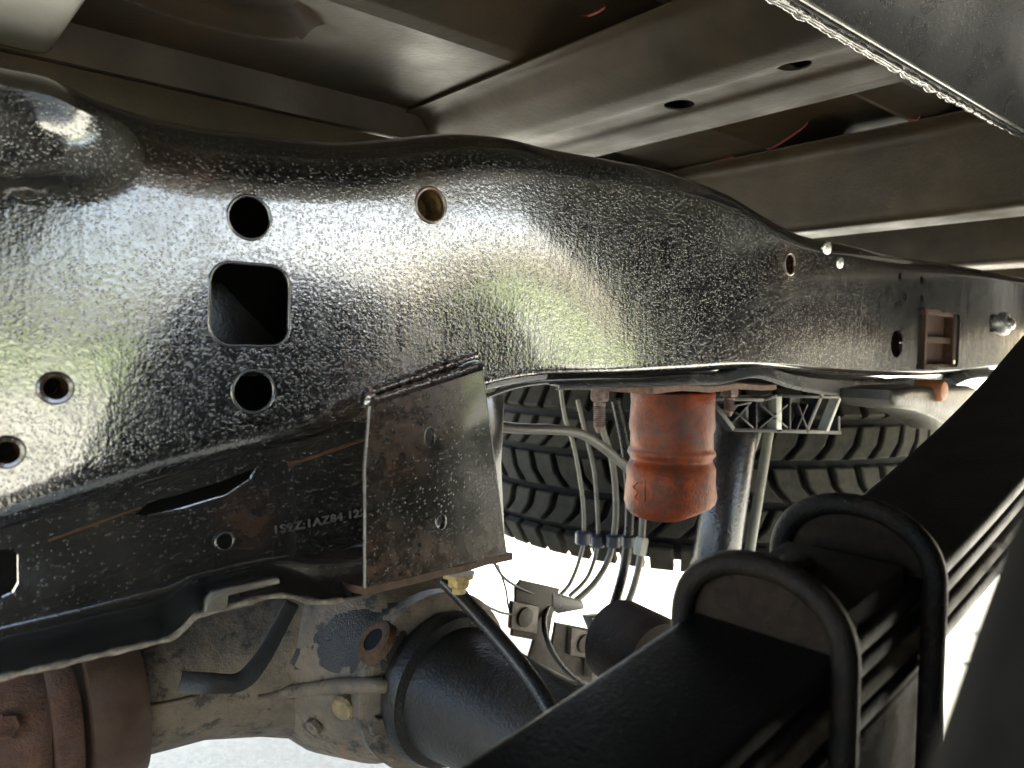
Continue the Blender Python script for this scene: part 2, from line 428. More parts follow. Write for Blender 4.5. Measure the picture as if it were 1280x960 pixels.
def face_off(x, z):
    """+ = away from the camera"""
    f = plan(x)
    # long oval pressing at the upper left
    u = (x-rc0.x+.03)/.062; v = (z-(rc0.z-CAMZ))/.021
    # rotate a little so that its lower lip slopes as in the photograph
    d = (abs(u)**2.6+abs(v)**2.6)**(1/2.6)
    f += .021*sstep(1.40, .76, d)
    # swelling along the kick-up: diagonal crease from (480,230) down to (820,450)
    f += -.005*gauss(x, XM, .085)*sstep(-.02, .10, z)
    # the rail leans in slightly behind the kick-up
    # flat pad left
    return f
NX = 330; cols = [X_A+(X_B-X_A)*i/NX for i in range(NX+1)]
rows = []
def section(x):
    zt, zb = interp(TT, x), interp(BT, x); a, b = RT(x), RB(x); pts = []
    pts.append((YR+.075, zt))
    for k in range(3): pts.append((YR+lerp(.07, a, (k+1)/3), zt))
    for k in range(1, 11):
        th = math.pi/2*k/10; pts.append((YR+a-a*math.sin(th), zt-a+a*math.cos(th)))
    n = 44
    for k in range(1, n): pts.append((YR, lerp(zt-a, zb+b, k/n)))
    for k in range(0, 9):
        th = math.pi/2*k/8; pts.append((YR+b-b*math.cos(th), zb+b-b*math.sin(th)))
    for k in range(1, 4): pts.append((YR+lerp(b, .075, k/3), zb))
    return pts
secs = [section(x) for x in cols]
rows = [[V(cols[i], secs[i][j][0]+face_off(cols[i], secs[i][j][1]), secs[i][j][1]) for i in range(NX+1)] for j in range(len(secs[0]))]
TH = .004
def offs(j, i):
    sec = secs[i]; y0, z0 = sec[max(j-1, 0)]; y1, z1 = sec[min(j+1, len(sec)-1)]
    t = Vector((0, y1-y0, z1-z0)).normalized(); n = Vector((0, -t.z, t.y)); 
    return n*TH
bm = bmesh.new(); shell(bm, rows, offs)
def rad(px, py, rpx, Y=None): return rpx/F*(at(px, py, Y)-CAM).dot(fw)
rustspots = [(at(535, 257), .012, .030), (at(987, 330), .008, .030), (at(987, 355), .004, .02), (at(520, 470), .02, .055), (at(470, 500), .012, .05), (at(1170, 425), .02, .05), (at(230, 265), .01, .05), (at(69, 485), .01, .03), (at(8, 565), .01, .03)]
railm = droplet_paint('beaded_black_paint', (.007, .0072, .0078), 470, .00040, .62, (.10, .18), rustspots, .55, .0003, 1.0, (.50, .95, .15), .42, .22, 1.8)
rail = fin('rail_web', bm, railm, FR, 40, V(.5, YR, 0))
cb = bmesh.new()
def cutcirc(px, py, rpx, asp=1.0):
    c = at(px, py); y0, y1 = c.y-.04, c.y+.05; r = rad(px, py, rpx); n = 40
    prism(cb, [Vector((c.x+r*asp*math.cos(2*math.pi*k/n), y0, c.z+r*math.sin(2*math.pi*k/n))) for k in range(n)], (0, y1-y0, 0))
    return c, r
def rrect(c, hx, hz, r, n=6):
    out = []
    for sx, sz, a0 in ((1, 1, 0), (-1, 1, 90), (-1, -1, 180), (1, -1, 270)):
        for k in range(n+1):
            a = R(a0+90*k/n); out.append((c.x+sx*(hx-r)+r*math.cos(a), c.z+sz*(hz-r)+r*math.sin(a)))
    return out
HC = [cutcirc(312, 272, 27), cutcirc(317, 489, 26.5), cutcirc(536, 257, 21), cutcirc(69, 485, 17), cutcirc(8, 565, 17), cutcirc(987, 330, 13.5, .85)]
sq = at(314, 381); sqh = rad(314, 381, 51); sqw = (at(364, 381).x-at(264, 381).x)/2
sqp = rrect(sq, sqw, sqh, .012)
prism(cb, [Vector((x, .40, z)) for x, z in sqp], (0, .12, 0))
for (px, py, r, a) in ((1125, 345, 5, .7), (1152, 350, 5, .7), (1131, 371, 6, .7), (1152, 373, 5, .7), (1121, 430, 17, .8)): cutcirc(px, py, r, a)
rc = at(1176, 425); prism(cb, [Vector((x, rc.y-.04, z)) for x, z in rrect(rc, .045, rad(1176, 425, 34), .006)], (0, .12, 0))
rc2 = at(1245, 404); prism(cb, [Vector((x, rc2.y-.04, z)) for x, z in rrect(rc2, .018, rad(1245, 404, 11), .004)], (0, .12, 0))
cut(rail, cb)
# bright paint bead round each opening
rimm = droplet_paint('rim_paint', (.012, .012, .012), 500, .0001, .5, (.10, .18))
def rim(pts2, r=.0011, yoff=0.0, mat=rimm, name='hole_rim', par=rail):
    bm = bmesh.new(); P = [V(x, YR+face_off(x, z-CAMZ)+r*.25+yoff, z-CAMZ) for x, z in pts2]
    n = len(P); seg = 8; ctr = sum(P, Vector())/n; rr = []
    for i in range(n):
        t = (P[(i+1) % n]-P[i-1]).normalized(); nn = Vector((0, 1, 0)); b = t.cross(nn)
        rr.append([P[i]+(nn*math.cos(2*math.pi*k/seg)+b*math.sin(2*math.pi*k/seg))*r for k in range(seg)])
    grid(bm, rr+[rr[0]], True); bmesh.ops.remove_doubles(bm, verts=bm.verts, dist=1e-7); bmesh.ops.recalc_face_normals(bm, faces=bm.faces[:])
    return fin(name, bm, mat, par, 80)
def circ2(c, r, n=48, a=1): return [(c.x+r*a*math.cos(2*math.pi*k/n), c.z+r*math.sin(2*math.pi*k/n)) for k in range(n)]
for c, r in HC[:2]: rim(circ2(c, r))
rim(sqp)
rustm = rusty('rust_brown', (.035, .018, .012), (.12, .055, .028), 160, (.5, .8), .0008)
rustpaint = droplet_paint('rusty_rim_paint', (.05, .025, .016), 380, .0002, .6, (.25, .4))
rim(circ2(*HC[2]), .0015, 0, rustpaint); rim(circ2(HC[5][0], HC[5][1], 40, .85), .0018, 0, rustpaint)
# sleeves in the threaded bosses at the left and in the two rusty holes
def sleeve(c, r, ri, proud, depth, mat, name='sleeve', inner=None):
    y = YR+face_off(c.x, c.z-CAMZ); bm = bmesh.new()
    prof = [(r*1.25, .001), (r*1.22, -proud*.7), (r*1.1, -proud), (ri*1.05, -proud*.9), (ri, -proud*.2), (ri*.97, depth)]
    lathe(bm, prof, (c.x, y, c.z), (0, 1, 0), 40, False); return fin(name, bm, mat, FR, 50)
bossm = droplet_paint('boss_paint', (.03, .02, .015), 420, .0002, .5, (.15, .3))
for c, r in HC[3:5]:
    sleeve(c, r, r*.8, .003, .03, bossm)
    bm = bmesh.new(); prof = []
    for k in range(14): prof.append((r*(.80 if k % 2 else .72), .002+k*.0012))
    lathe(bm, prof, (c.x, YR+face_off(c.x, c.z-CAMZ), c.z), (0, 1, 0), 32, False); fin('thread', bm, rustm, FR, 60)
c, r = HC[2]
bm = bmesh.new(); lathe(bm, [(r*.99, .003), (r*.93, .006), (r*.9, .022), (r*.2, .024)], (c.x, YR+face_off(c.x, c.z-CAMZ), c.z), (0, 1, 0), 32, False); fin('rusty_plug', bm, rusty('plug_rust', (.02, .013, .008), (.22, .13, .05), 180, (.4, .7), .002), FR)
c, r = HC[5]
bm = bmesh.new(); lathe(bm, [(r*.82, .002), (r*.8, .02), (r*.1, .021)], (c.x, YR+face_off(c.x, c.z-CAMZ)+.001, c.z), (0, 1, 0), 24, False); fin('rusty_plug', bm, rustm, FR)
# inner wall of the boxed rail, added near-black to darken the openings
darkm = plain_paint('dark_inside', (.004, .004, .004), (.5, .7), 0, 40, .0003, None, 0, 0, .06)  # near-black colour stands in for shade inside the openings
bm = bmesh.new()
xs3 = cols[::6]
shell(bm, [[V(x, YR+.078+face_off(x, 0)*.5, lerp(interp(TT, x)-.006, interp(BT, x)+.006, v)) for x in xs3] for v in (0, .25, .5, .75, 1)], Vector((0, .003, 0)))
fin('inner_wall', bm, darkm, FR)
# diagonal stiffener seen through the square opening
bm = bmesh.new(); prism(bm, [at(240, 350, .505), at(275, 352, .505), at(300, 378, .505), at(345, 425, .505), at(345, 470, .505), at(240, 470, .505)], (0, .004, 0), .001)
fin('inner_stiffener', bm, plain_paint('stiffener_black', (.02, .02, .018), (.25, .4)), FR)
# seam flange along the lower edge behind the kick-up, its ground reflection put in as pale grey
seamm = plain_paint('flange_reflect_grey', (.16, .16, .155), (.18, .3), 0, 60, .0006, None, 0, .35, .8)
bm = bmesh.new(); S_PX = smooth_tab([(700, 482), (760, 479), (820, 477), (870, 473), (905, 470), (950, 459), (990, 468), (1040, 476), (1100, 478), (1150, 474), (1190, 473), (1215, 464), (1245, 462)], 6)
up_, lo_ = [], []
for px, py in S_PX:
    p = at(px, py, None, -.005); q = at(px, py+interp([(700, 2), (880, 5), (1000, 14), (1100, 16), (1200, 9), (1245, 8)], px), None, -.012)
    up_.append(p); lo_.append(q)
shell(bm, [[p+Vector((0, .02, .002)) for p in up_], up_, lo_, [q+Vector((0, .004, -.0015)) for q in lo_]], Vector((0, .0015, -.0012)))
fin('seam_flange', bm, seamm, FR, 50)
# kick-up arch edge bead between gusset and bump stop
bm = bmesh.new(); tube(bm, spline([at(606, 497, None, -.003), at(640, 485, None, -.003), at(680, 478.5, None, -.003), at(740, 476, None, -.003), at(800, 475, None, -.003), at(860, 470, None, -.003)], 8), .0018, 8); fin('edge_bead', bm, rimm, FR)
# metal for two pale discs near the kick-down
whitem = plain_paint('bright_metal', (.75, .74, .68), (.2, .3), 0, 80, .0003, None, 0, .9)
# small pale discs on the rail face
for px, py, rp in ((1034, 312, 11), (1050, 330, 9)):
    c = at(px, py); r = rad(px, py, rp); bm = bmesh.new(); lathe(bm, [(r, .001), (r, -.0005), (r*.85, -.0016), (r*.4, -.0024), (.0003, -.0026)], (c.x, YR+face_off(c.x, c.z-CAMZ)+.001, c.z), (0, 1, .25), 20); fin('pale_disc', bm, whitem, FR, 60)
# rusty box insert in the rectangular opening
bm = bmesh.new(); hz = rad(1176, 425, 34)
yy = YR+face_off(rc.x, 0)
for k, s in ((-1, 0), (1, 0)):
    box(bm, (rc.x+k*.043-.003, yy+.0005, rc.z-hz), (rc.x+k*.043+.003, yy+.05, rc.z+hz), .001)
box(bm, (rc.x-.047, yy+.0005, rc.z+hz-.004), (rc.x+.047, yy+.05, rc.z+hz+.003), .001); box(bm, (rc.x-.047, yy+.0005, rc.z-hz-.003), (rc.x+.047, yy+.05, rc.z-hz+.004), .001)
box(bm, (rc.x-.045, yy+.004, rc.z-.004), (rc.x+.045, yy+.05, rc.z+.004), .001)
box(bm, (rc.x-.043, yy+.012, rc.z-hz), (rc.x+.043, yy+.015, rc.z+hz)); fin('rusty_insert', bm, rusty('insert_rust', (.018, .009, .006), (.06, .028, .017), 120, (.5, .8), .0015), FR)
bm = bmesh.new(); c = at(1262, 405, None, -.008); lathe(bm, [(.016, .03), (.016, .006), (.014, .002), (.009, 0), (.008, -.004), (.005, -.006)], c, (0, 1, 0), 20); fin('bolt_head', bm, plain_paint('steel_bolt', (.35, .35, .34), (.2, .35), 0, 60, .0003, None, 0, .8), FR)

# ---------------- lower channel with its outward lip
lowm = droplet_paint('lower_channel_paint', (.014, .0138, .0135), 480, .00042, .26, (.15, .25), [(at(310, 650, .475), .005, .03), (at(430, 735, .45), .01, .04)], .45, 0, .6, None, .25, 0, 1.42)
YL = .476
fill = smooth_tab([(-80, 800), (0, 776), (100, 750), (200, 724), (300, 702), (400, 682), (470, 668), (560, 650), (640, 632)], 8)
lip = smooth_tab([(-80, 868), (0, 846), (75, 829), (130, 816), (200, 800), (216, 795), (232, 782), (246, 768), (260, 765), (300, 753), (350, 743), (400, 751), (440, 746), (470, 738), (560, 712), (640, 680)], 8)
topc = smooth_tab([(-80, 690), (0, 660), (100, 620), (200, 585), (300, 555), (400, 525), (470, 505), (560, 485), (640, 462)], 8)
pxs = [-80+i*4 for i in range(175)]; rows = []
def emb(px, py):   # faint diagonal pressing
    d = py-(735-.37*px+ .00045*px*px*.4); return -.003*sstep(-30, 50, d)*sstep(330, 60, px)
NF = 26
for k in range(NF):
    t = k/(NF-1); rows.append([at(px, lerp(interp(topc, px), interp(fill, px), t), YL)+Vector((0, emb(px, lerp(interp(topc, px), interp(fill, px), t)), 0)) for px in pxs])
p0r = rows[-1]
for k in range(1, 13):
    t = k/12; rr = []
    for i, px in enumerate(pxs):
        a = p0r[i]; c = at(px, interp(lip, px), .437); b = Vector((lerp(a.x, c.x, .4), YL-.001, lerp(a.z, c.z, .75)))
        rr.append((1-t)**2*a+2*t*(1-t)*b+t*t*c)
    rows.append(rr)
bm = bmesh.new(); shell(bm, rows, Vector((0, .0030, -.0022)))
low = fin('lower_channel', bm, lowm, FR, 40)
cb = bmesh.new()
prism(cb, [at(px, py, .46) for px, py in ((178, 650), (196, 634), (240, 622), (290, 606), (335, 588), (326, 604), (296, 624), (240, 641), (196, 651))], (0, .04, 0))
prism(cb, [at(px, py, .46) for px, py in ((-30, 700), (22, 694), (29, 702), (29, 738), (22, 750), (8, 757), (-30, 765))], (0, .04, 0))
c = at(279, 676, YL); r = rad(279, 676, 11, YL); prism(cb, [Vector((c.x+r*math.cos(2*math.pi*k/28), .45, c.z+r*math.sin(2*math.pi*k/28))) for k in range(28)], (0, .06, 0))
cut(low, cb)
bm = bmesh.new(); box(bm, at(-30, 800, .555), at(330, 560, .56)); fin('dark_backing', bm, darkm, FR)  # near-black sheet added behind the slots so they look dark
rim([(c.x+r*math.cos(2*math.pi*k/32), c.z+r*math.sin(2*math.pi*k/32)) for k in range(32)], .0008, YL-YR-face_off(c.x, c.z-CAMZ)-.0025, rimm, 'hole_rim', low)
# worn bright bead along the lip
lipm = rusty('worn_lip', (.05, .04, .03), (.34, .30, .24), 150, (.3, .55), .0012)
bm = bmesh.new(); tube(bm, [rows[-1][i]+Vector((0, .0005, -.0008)) for i in range(18, 128)], lambda t: .0017+.0005*math.sin(t*23)*math.sin(t*57), 8); fin('lip_edge', bm, lipm, FR, 60)
# rust line where rail and channel are lapped
bm = bmesh.new(); tube(bm, spline([at(360, 580, .462), at(385, 573, .46), at(420, 561, .46), at(456, 549, .46)], 5), .0012, 7); fin('rust_line', bm, rustm, FR)
bm = bmesh.new(); tube(bm, spline([at(60, 676, .462), at(110, 658, .46), at(176, 634, .46)], 5), .0006, 7); fin('rust_line', bm, rustm, FR)
# L-shaped clip on the lip
clipm = plain_paint('clip_steel', (.16, .15, .13), (.25, .4), 0, 90, .0004, (.08, .06, .04), .5, .5)
bm = bmesh.new(); prism(bm, [at(px, py, .433) for px, py in ((256, 768), (258, 750), (266, 740), (284, 735), (346, 722), (350, 725), (350, 730), (300, 741), (286, 745), (284, 763))], (0, .004, 0), .0008)
fin('edge_clip', bm, clipm, FR)
bm = bmesh.new(); prism(bm, [at(px, py, .445) for px, py in ((262, 768), (318, 757), (318, 748), (300, 745), (262, 756))], (0, .02, 0), .001); fin('clip_tongue', bm, clipm, FR)
# stamped number
tc = bpy.data.curves.new('number', 'FONT'); tc.body = '1S9Z:1AZ84 122'; tc.size = .0074; tc.extrude = .0005; tc.space_character = 1.12; tc.bevel_depth = .00015
to = link(bpy.data.objects.new('number_text', tc)); bpy.context.view_layer.update()
dg = bpy.context.evaluated_depsgraph_get(); tm = bpy.data.meshes.new_from_object(to.evaluated_get(dg)); bpy.data.objects.remove(to)
p0, p1 = at(341, 668, YL-.0004), at(457, 644, YL-.0004); d = (p1-p0); sxx = d.length/max(v.co.x for v in tm.vertices); d.normalize()
upv = (Vector((0, 0, 1))-d*d.z).normalized(); nrm = d.cross(upv)
for v in tm.vertices: v.co = d*v.co.x*sxx+upv*v.co.y+nrm*v.co.z
tm.materials.append(plain_paint('stamp_worn', (.10, .10, .095), (.3, .45), 0, 320, .0006, (.008, .008, .008), 1.0))
to = link(bpy.data.objects.new('stamped_number', tm)); to.parent = FR; to.location = p0-Vector(FR.location)
to['label'] = 'stamped serial number on lower channel'

# ---------------- welded gusset plate
gspots = [(at(480, 530, .42), .02, .06), (at(540, 500, .42), .015, .05), (at(540, 715, .42), .012, .045), (at(620, 700, .42), .01, .04), (at(470, 720, .42), .01, .05)]
gusm = droplet_paint('gusset_paint', (.010, .0098, .0088), 520, .00034, .22, (.17, .27), gspots, .5, 0, .5, None, .15, 0, 1.38)
YG = .424
bm = bmesh.new(); rows = []
for k in range(25):
    t = k/24; L = at(lerp(463, 457, min(1, t*3)), lerp(508, 735, t), YG); Rr = at(lerp(603, 633, t), lerp(463, 692, t), YG); r_ = []
    for i in range(21):
        s = i/20; p = L.lerp(Rr, s); dd = ((s-.55)/.42)**2+((t-.42)/.42)**2
        p.y -= .0022*math.exp(-dd*1.6); r_.append(p)
    rows.append(r_)
top = [at(lerp(466, 597, i/20), lerp(494, 449, i/20)+random.uniform(-1, 1), .4485) for i in range(21)]
mid = [(a*.45+b*.55)+Vector((0, -.004, .001)) for a, b in zip(top, rows[0])]
shell(bm, [top, mid]+rows, Vector((0, .0042, 0)))
gus = fin('gusset_plate', bm, gusm, FR, 40)
cb = bmesh.new()
for px, py, rx, rz in ((536, 546, 7.5, 13), (550, 652, 6.5, 9.5)):
    c = at(px, py, YG); a = rad(px, py, rx, YG)*1.15; b = rad(px, py, rz, YG)
    prism(cb, [Vector((c.x+a*math.cos(2*math.pi*k/28), .38, c.z+b*math.sin(2*math.pi*k/28))) for k in range(28)], (0, .06, 0))
    rimp = [(c.x+a*math.cos(2*math.pi*k/28), c.z+b*math.sin(2*math.pi*k/28)) for k in range(28)]
    rim(rimp, .0007, YG-YR-face_off(c.x, c.z-CAMZ)-.001, rimm, 'hole_rim', gus)
cut(gus, cb)
edgem = plain_paint('worn_edge', (.34, .33, .30), (.25, .4), 0, 120, .0006, (.05, .03, .02), .8, .4)
bm = bmesh.new(); tube(bm, [rows[k][0]+Vector((0, .0008, 0)) for k in range(25)], .0009, 6); fin('worn_edge', bm, edgem, FR)
bm = bmesh.new(); tube(bm, [rows[k][-1]+Vector((0, .0004, 0)) for k in range(25)], .0007, 6); fin('worn_edge', bm, edgem, FR)
weldm = droplet_paint('weld_bead', (.075, .045, .030), 480, .0005, .7, (.14, .26), None, 0, 0, 1.0, None, .5, .3, 1.8)
def weld(pa, pb, rad_, n=60, wob=.0012):
    bm = bmesh.new(); pts = [pa.lerp(pb, i/n)+Vector((random.uniform(-wob, wob)*.6, random.uniform(-wob, wob)*.5, random.uniform(-wob, wob))) for i in range(n+1)]
    rs = [rad_*(1+.13*math.sin(i*1.4)+random.uniform(-.10, .10))*math.sin(math.pi*min(max(i/n, .06), .94))**.3 for i in range(n+1)]
    tube(bm, pts, lambda t: rs[int(round(t*n))], 9); return fin('weld_bead', bm, weldm, FR, 70)
weld(at(462, 491, .447), at(598, 443, .447), .0034, 90, .0007); weld(at(470, 499, .432), at(594, 458, .431), .0024, 90, .0006); weld(at(459, 505, .446), at(468, 486, .446), .0036, 12)
# bottom flange of the gusset, rusty
bm = bmesh.new(); rr = []
for y, dz in ((YG, 0), (YG+.02, -.002), (YG+.06, -.003)):
    rr.append([Vector((lerp(rows[-1][0].x, rows[-1][-1].x+.006, i/10), y, lerp(rows[-1][0].z, rows[-1][-1].z, i/10)+dz+random.uniform(-.0006, .0006))) for i in range(11)])
shell(bm, rr, Vector((0, 0, -.005))); fin('gusset_flange', bm, rusty('rust_dark', (.025, .018, .014), (.12, .07, .045), 120, (.4, .7), .0015), FR)
bm = bmesh.new(); prism(bm, [at(p[0], p[1], .470) for p in ((600, 497), (631, 490), (627, 580), (632, 690), (600, 690))], (0, .004, 0), .0008); fin('gusset_side', bm, gusm, FR)
bm = bmesh.new(); c = at(574, 716, .452); lathe(bm, [(.0125, 0), (.0125, -.003), (.0085, -.0035), (.0085, -.009), (.007, -.0105)], c, (0, 0, 1), 6); lathe(bm, [(.005, -.01), (.005, -.015)], c, (0, 0, 1), 14)
fin('brass_nut', bm, rusty('brass_plated', (.16, .11, .04), (.5, .38, .16), 200, (.3, .5), .0008), FR)

# ================================================================== bump stop under the rail
bc = U(839, 565, Y=.470); bx, by = bc.x, bc.y
ztop = U(839, 489, Y=.470).z; zbot = U(839, 641, Y=.470).z
BS = thing('bump_stop', 'worn orange rubber bump stop bolted under the black frame rail', 'bump stop', (bx, by, zbot))
om = MB('orange_urethane')
on = om.noise(28, 6, .65)
oc = om.mix(om.ramp(on, .35, .65), (.25, .042, .004), (.13, .022, .004))
oc = om.mix(om.math('MULTIPLY', om.ramp(om.noise(30, 6, .78), .47, .62), .8), oc, (.040, .024, .018))
hgt = N(om.t, 'ShaderNodeSeparateXYZ'); om.L(om.pos, hgt.inputs[0])
band = om.ramp(om.math('ABSOLUTE', om.math('SUBTRACT', hgt.outputs[2], lerp(zbot, ztop, .68))), .0, .028, .95, 0)
oc = om.mix(om.math('MULTIPLY', band, om.ramp(om.noise(45, 6, .7), .35, .6)), oc, (.09, .055, .045))
om.set(col=oc, spec=.22, rough=om.ramp(on, .3, .7, .38, .6), normal=om.bump(om.noise(350, 4), .0006), sss=.0)
H = ztop-zbot; r0 = rad(839, 530, 54, .470)
prof = [(r0*.2, 0), (r0*.93, 0), (r0*1.0, .004), (r0*1.035, .012), (r0*1.045, H*.28), (r0*1.02, H*.375), (r0*.955, H*.415), (r0*.915, H*.435), (r0*.905, H*.45), (r0*.925, H*.465), (r0*.98, H*.487), (r0*.99, H*.50), (r0*.985, H*.525), (r0*.955, H*.54), (r0*.965, H*.56), (r0*.965, H*.66), (r0*.978, H*.70), (r0*.965, H*.73), (r0*.97, H*.9), (r0*.99, H*.985), (r0*.95, H)]
bm = bmesh.new(); lathe(bm, prof, (bx, by, zbot), (0, 0, 1), 56)
for v in bm.verts:   # bottom chopped at a slant, rising to the right
    k = max(0, 1-(v.co.z-zbot)/(H*.3)); s = (v.co-Vector((bx, by, 0))).dot(rt0)
    v.co.z += k*(max(0, s)*.22+.001*math.sin(s*90))
    wob = .0012*math.sin(v.co.z*160+math.atan2(v.co.y-by, v.co.x-bx)*2)
    v.co += (Vector((v.co.x-bx, v.co.y-by, 0)).normalized() if (v.co.x-bx)**2+(v.co.y-by)**2 > 1e-6 else Vector())*wob
body = fin('rubber_body', bm, om.m, BS, 50)
# moulded marks: a bar, an arc and a small figure, moulding dimples
def onbump(px, py):  # point on the bump-stop skin seen at a pixel
    d = ray(px, py); o = CAM-Vector((bx, by, 0)); a = d.x*d.x+d.y*d.y; b = o.x*d.x+o.y*d.y
    z = py; k = interp([(488, .965), (560, .965), (572, .99), (582, .91), (597, 1.04), (640, 1.04)], py); c = o.x*o.x+o.y*o.y-(r0*k)**2
    t = (-b-math.sqrt(max(0, b*b-a*c)))/a; return CAM+d*t
bm = bmesh.new(); tube(bm, [onbump(806, 601), onbump(806, 614), onbump(806, 626)], .0011, 8); fin('moulded_mark', bm, om.m, body, 60)
bm = bmesh.new(); tube(bm, spline([onbump(797, 603), onbump(792, 609), onbump(797, 615), onbump(793, 621), onbump(798, 624)], 4), .0008, 6); fin('moulded_mark', bm, om.m, body, 60)
bm = bmesh.new(); tube(bm, spline([onbump(808, 516), onbump(812, 513), onbump(816, 516), onbump(811, 520), onbump(816, 524), onbump(811, 526), onbump(808, 522)], 4), .0005, 6)
fin('moulded_mark', bm, om.m, body, 60)
# rusty mounting plate
bm = bmesh.new(); rowsP = []
for y in (.425, .44, .47, .515):
    rowsP.append([Vector((U(px, 480, Y=y).x if False else x, y, ztop+.002+.0012*math.sin(x*70)+.0005*random.random())) for x in [bx-.085+i*.0085 for i in range(24)]])
shell(bm, rowsP, Vector((0, 0, .005))); fin('mounting_plate', bm, rusty('plate_rust', (.06, .035, .025), (.26, .15, .10), 120, (.45, .75), .0015), BS)
boltm = rusty('bolt_rust', (.09, .055, .045), (.32, .23, .20), 180, (.4, .7), .0008)
for px, py, py2, Y in ((750, 486, 541, .455), (912, 482, 520, .44)):
    c = U(px, py, Y=Y); L = c.z-U(px, py2, Y=Y).z; bm = bmesh.new()
    hexhead(bm, c+Vector((0, 0, .002)), (0, 0, -1), .0088, .013); bo = fin('bolt', bm, boltm, BS)
    bm = bmesh.new(); prof = [(.0052, .012)]
    n = 12
    for k in range(n): prof += [(.0054, .014+k*(L-.018)/n), (.0044, .014+(k+.5)*(L-.018)/n)]
    prof += [(.004, L-.004), (.0022, L)]
    lathe(bm, prof, c, (0, 0, -1), 14); fin('threaded_end', bm, boltm, bo, 60)

# ================================================================== leaf spring and U-bolts
YI, YO = .237, .160
LZT = smooth_tab([(-.12, -.175), (.05, -.180), (.182, -.160), (.324, -.131), (.416, -.113), (.555, -.075), (.69, -.028), (.83, .032), (.98, .085), (1.1, .105)], 8)
LS = thing('leaf_spring', 'black steel leaf spring crossing in front of the frame rail', 'leaf spring', V(.37, .2, -.18))
leafm = plain_paint('leaf_black', (.004, .004, .0045), (.30, .45), .16, 40, .0004, (.007, .006, .005), .6, 0, .22)
leafb = rusty('leaf_brown_reflect', (.035, .026, .018), (.16, .12, .08), 90, (.4, .65), .0008)  # brown leaf, colour lightened to stand for edge reflections
def leaf(dz, th, xa, xb, mat, inset=0.0):
    bm = bmesh.new(); n = 70; rr = []
    for i in range(n+1):
        x = lerp(xa, xb, i/n); z = interp(LZT, x)+dz; sec = []
        sl = (interp(LZT, x+.01)-interp(LZT, x-.01))/.02; nx, nz = -sl/math.hypot(1, sl), 1/math.hypot(1, sl)
        for k in range(20):
            a = 2*math.pi*k/20; cy = math.copysign(abs(math.cos(a))**.12, math.cos(a)); cz = math.copysign(abs(math.sin(a))**.45, math.sin(a))
            hw = (YI-YO)/2-inset
            sec.append(V(x+nx*th/2*(cz-1), (YI+YO)/2+hw*cy, z+nz*th/2*(cz-1)))
        rr.append(sec)
    vv = grid(bm, rr, True); bm.faces.new(vv[0]); bm.faces.new(vv[-1]); bmesh.ops.recalc_face_normals(bm, faces=bm.faces[:])
    return fin('leaf', bm, mat, LS, 50)
leaf(0, .0105, -.12, 1.08, leafm); leaf(-.0125, .0105, -.05, .98, leafm, .0008); leaf(-.0250, .0105, .03, .86, leafb, .0); leaf(-.0375, .0110, .2, .60, leafm, .001)
tagl = [('u_bolt', .324, 'thick black U-bolt with half-moon saddle nearest on the leaf spring'), ('u_bolt', .416, 'black U-bolt behind, over the leaf spring where it rises')]
ubm = plain_paint('u_bolt_black', (.005, .005, .005), (.34, .55), .10, 70, .0009, (.022, .014, .009), .9, 0, .14)
sadm = rusty('saddle_brown', (.007, .005, .0035), (.034, .022, .014), 170, (.45, .7), .002)
for nm, x, lb in tagl:
    ztl = interp(LZT, x); ub = thing(nm, lb, 'u-bolt', V(x, .198, ztl-.2), 'u-bolts on the leaf spring')
    yo, yi = .1550, .2410; zc = ztl-.004; ht = .037; yc = (yo+yi)/2; ry = (yi-yo)/2
    P = [V(x, yo, ztl-.30), V(x, yo, ztl-.2), V(x, yo, ztl-.1), V(x, yo, zc-.01)]
    for k in range(0, 25):
        a = math.pi*k/24; P.append(V(x, yc-ry*math.cos(a)*(1 if True else 1), zc+ht*math.sin(a)**.8))
    P += [V(x, yi, zc-.01), V(x, yi, ztl-.1), V(x, yi, ztl-.2), V(x, yi, ztl-.30)]
    bm = bmesh.new(); tube(bm, P, .0060, 18); fin('rod', bm, ubm, ub, 60)
    bm = bmesh.new(); poly = [V(x+.002, yc+(ry-.004)*math.cos(a), zc+.002+(ht-.004)*max(0, math.sin(a))**.8) for a in [math.pi*k/24 for k in range(25)]]
    prism(bm, poly, (.012, 0, 0), .001); fin('saddle', bm, sadm, ub)
# pad and centre bolt between the U-bolts
bm = bmesh.new(); zt = interp(LZT, .37); prism(bm, [V(.339, YO+.004, interp(LZT, .339)-.001), V(.402, YO+.004, interp(LZT, .402)-.001), V(.402, YO+.004, interp(LZT, .402)+.012), V(.339, YO+.004, interp(LZT, .339)+.012)], (0, .066, 0), .002); fin('clamp_pad', bm, sadm, LS)
bm = bmesh.new(); lathe(bm, [(.014, 0), (.014, .003), (.0095, .004), (.009, .008), (.006, .010)], V(.372, .205, zt+.010), (-.2, 0, 1), 20); fin('centre_bolt', bm, sadm, LS)

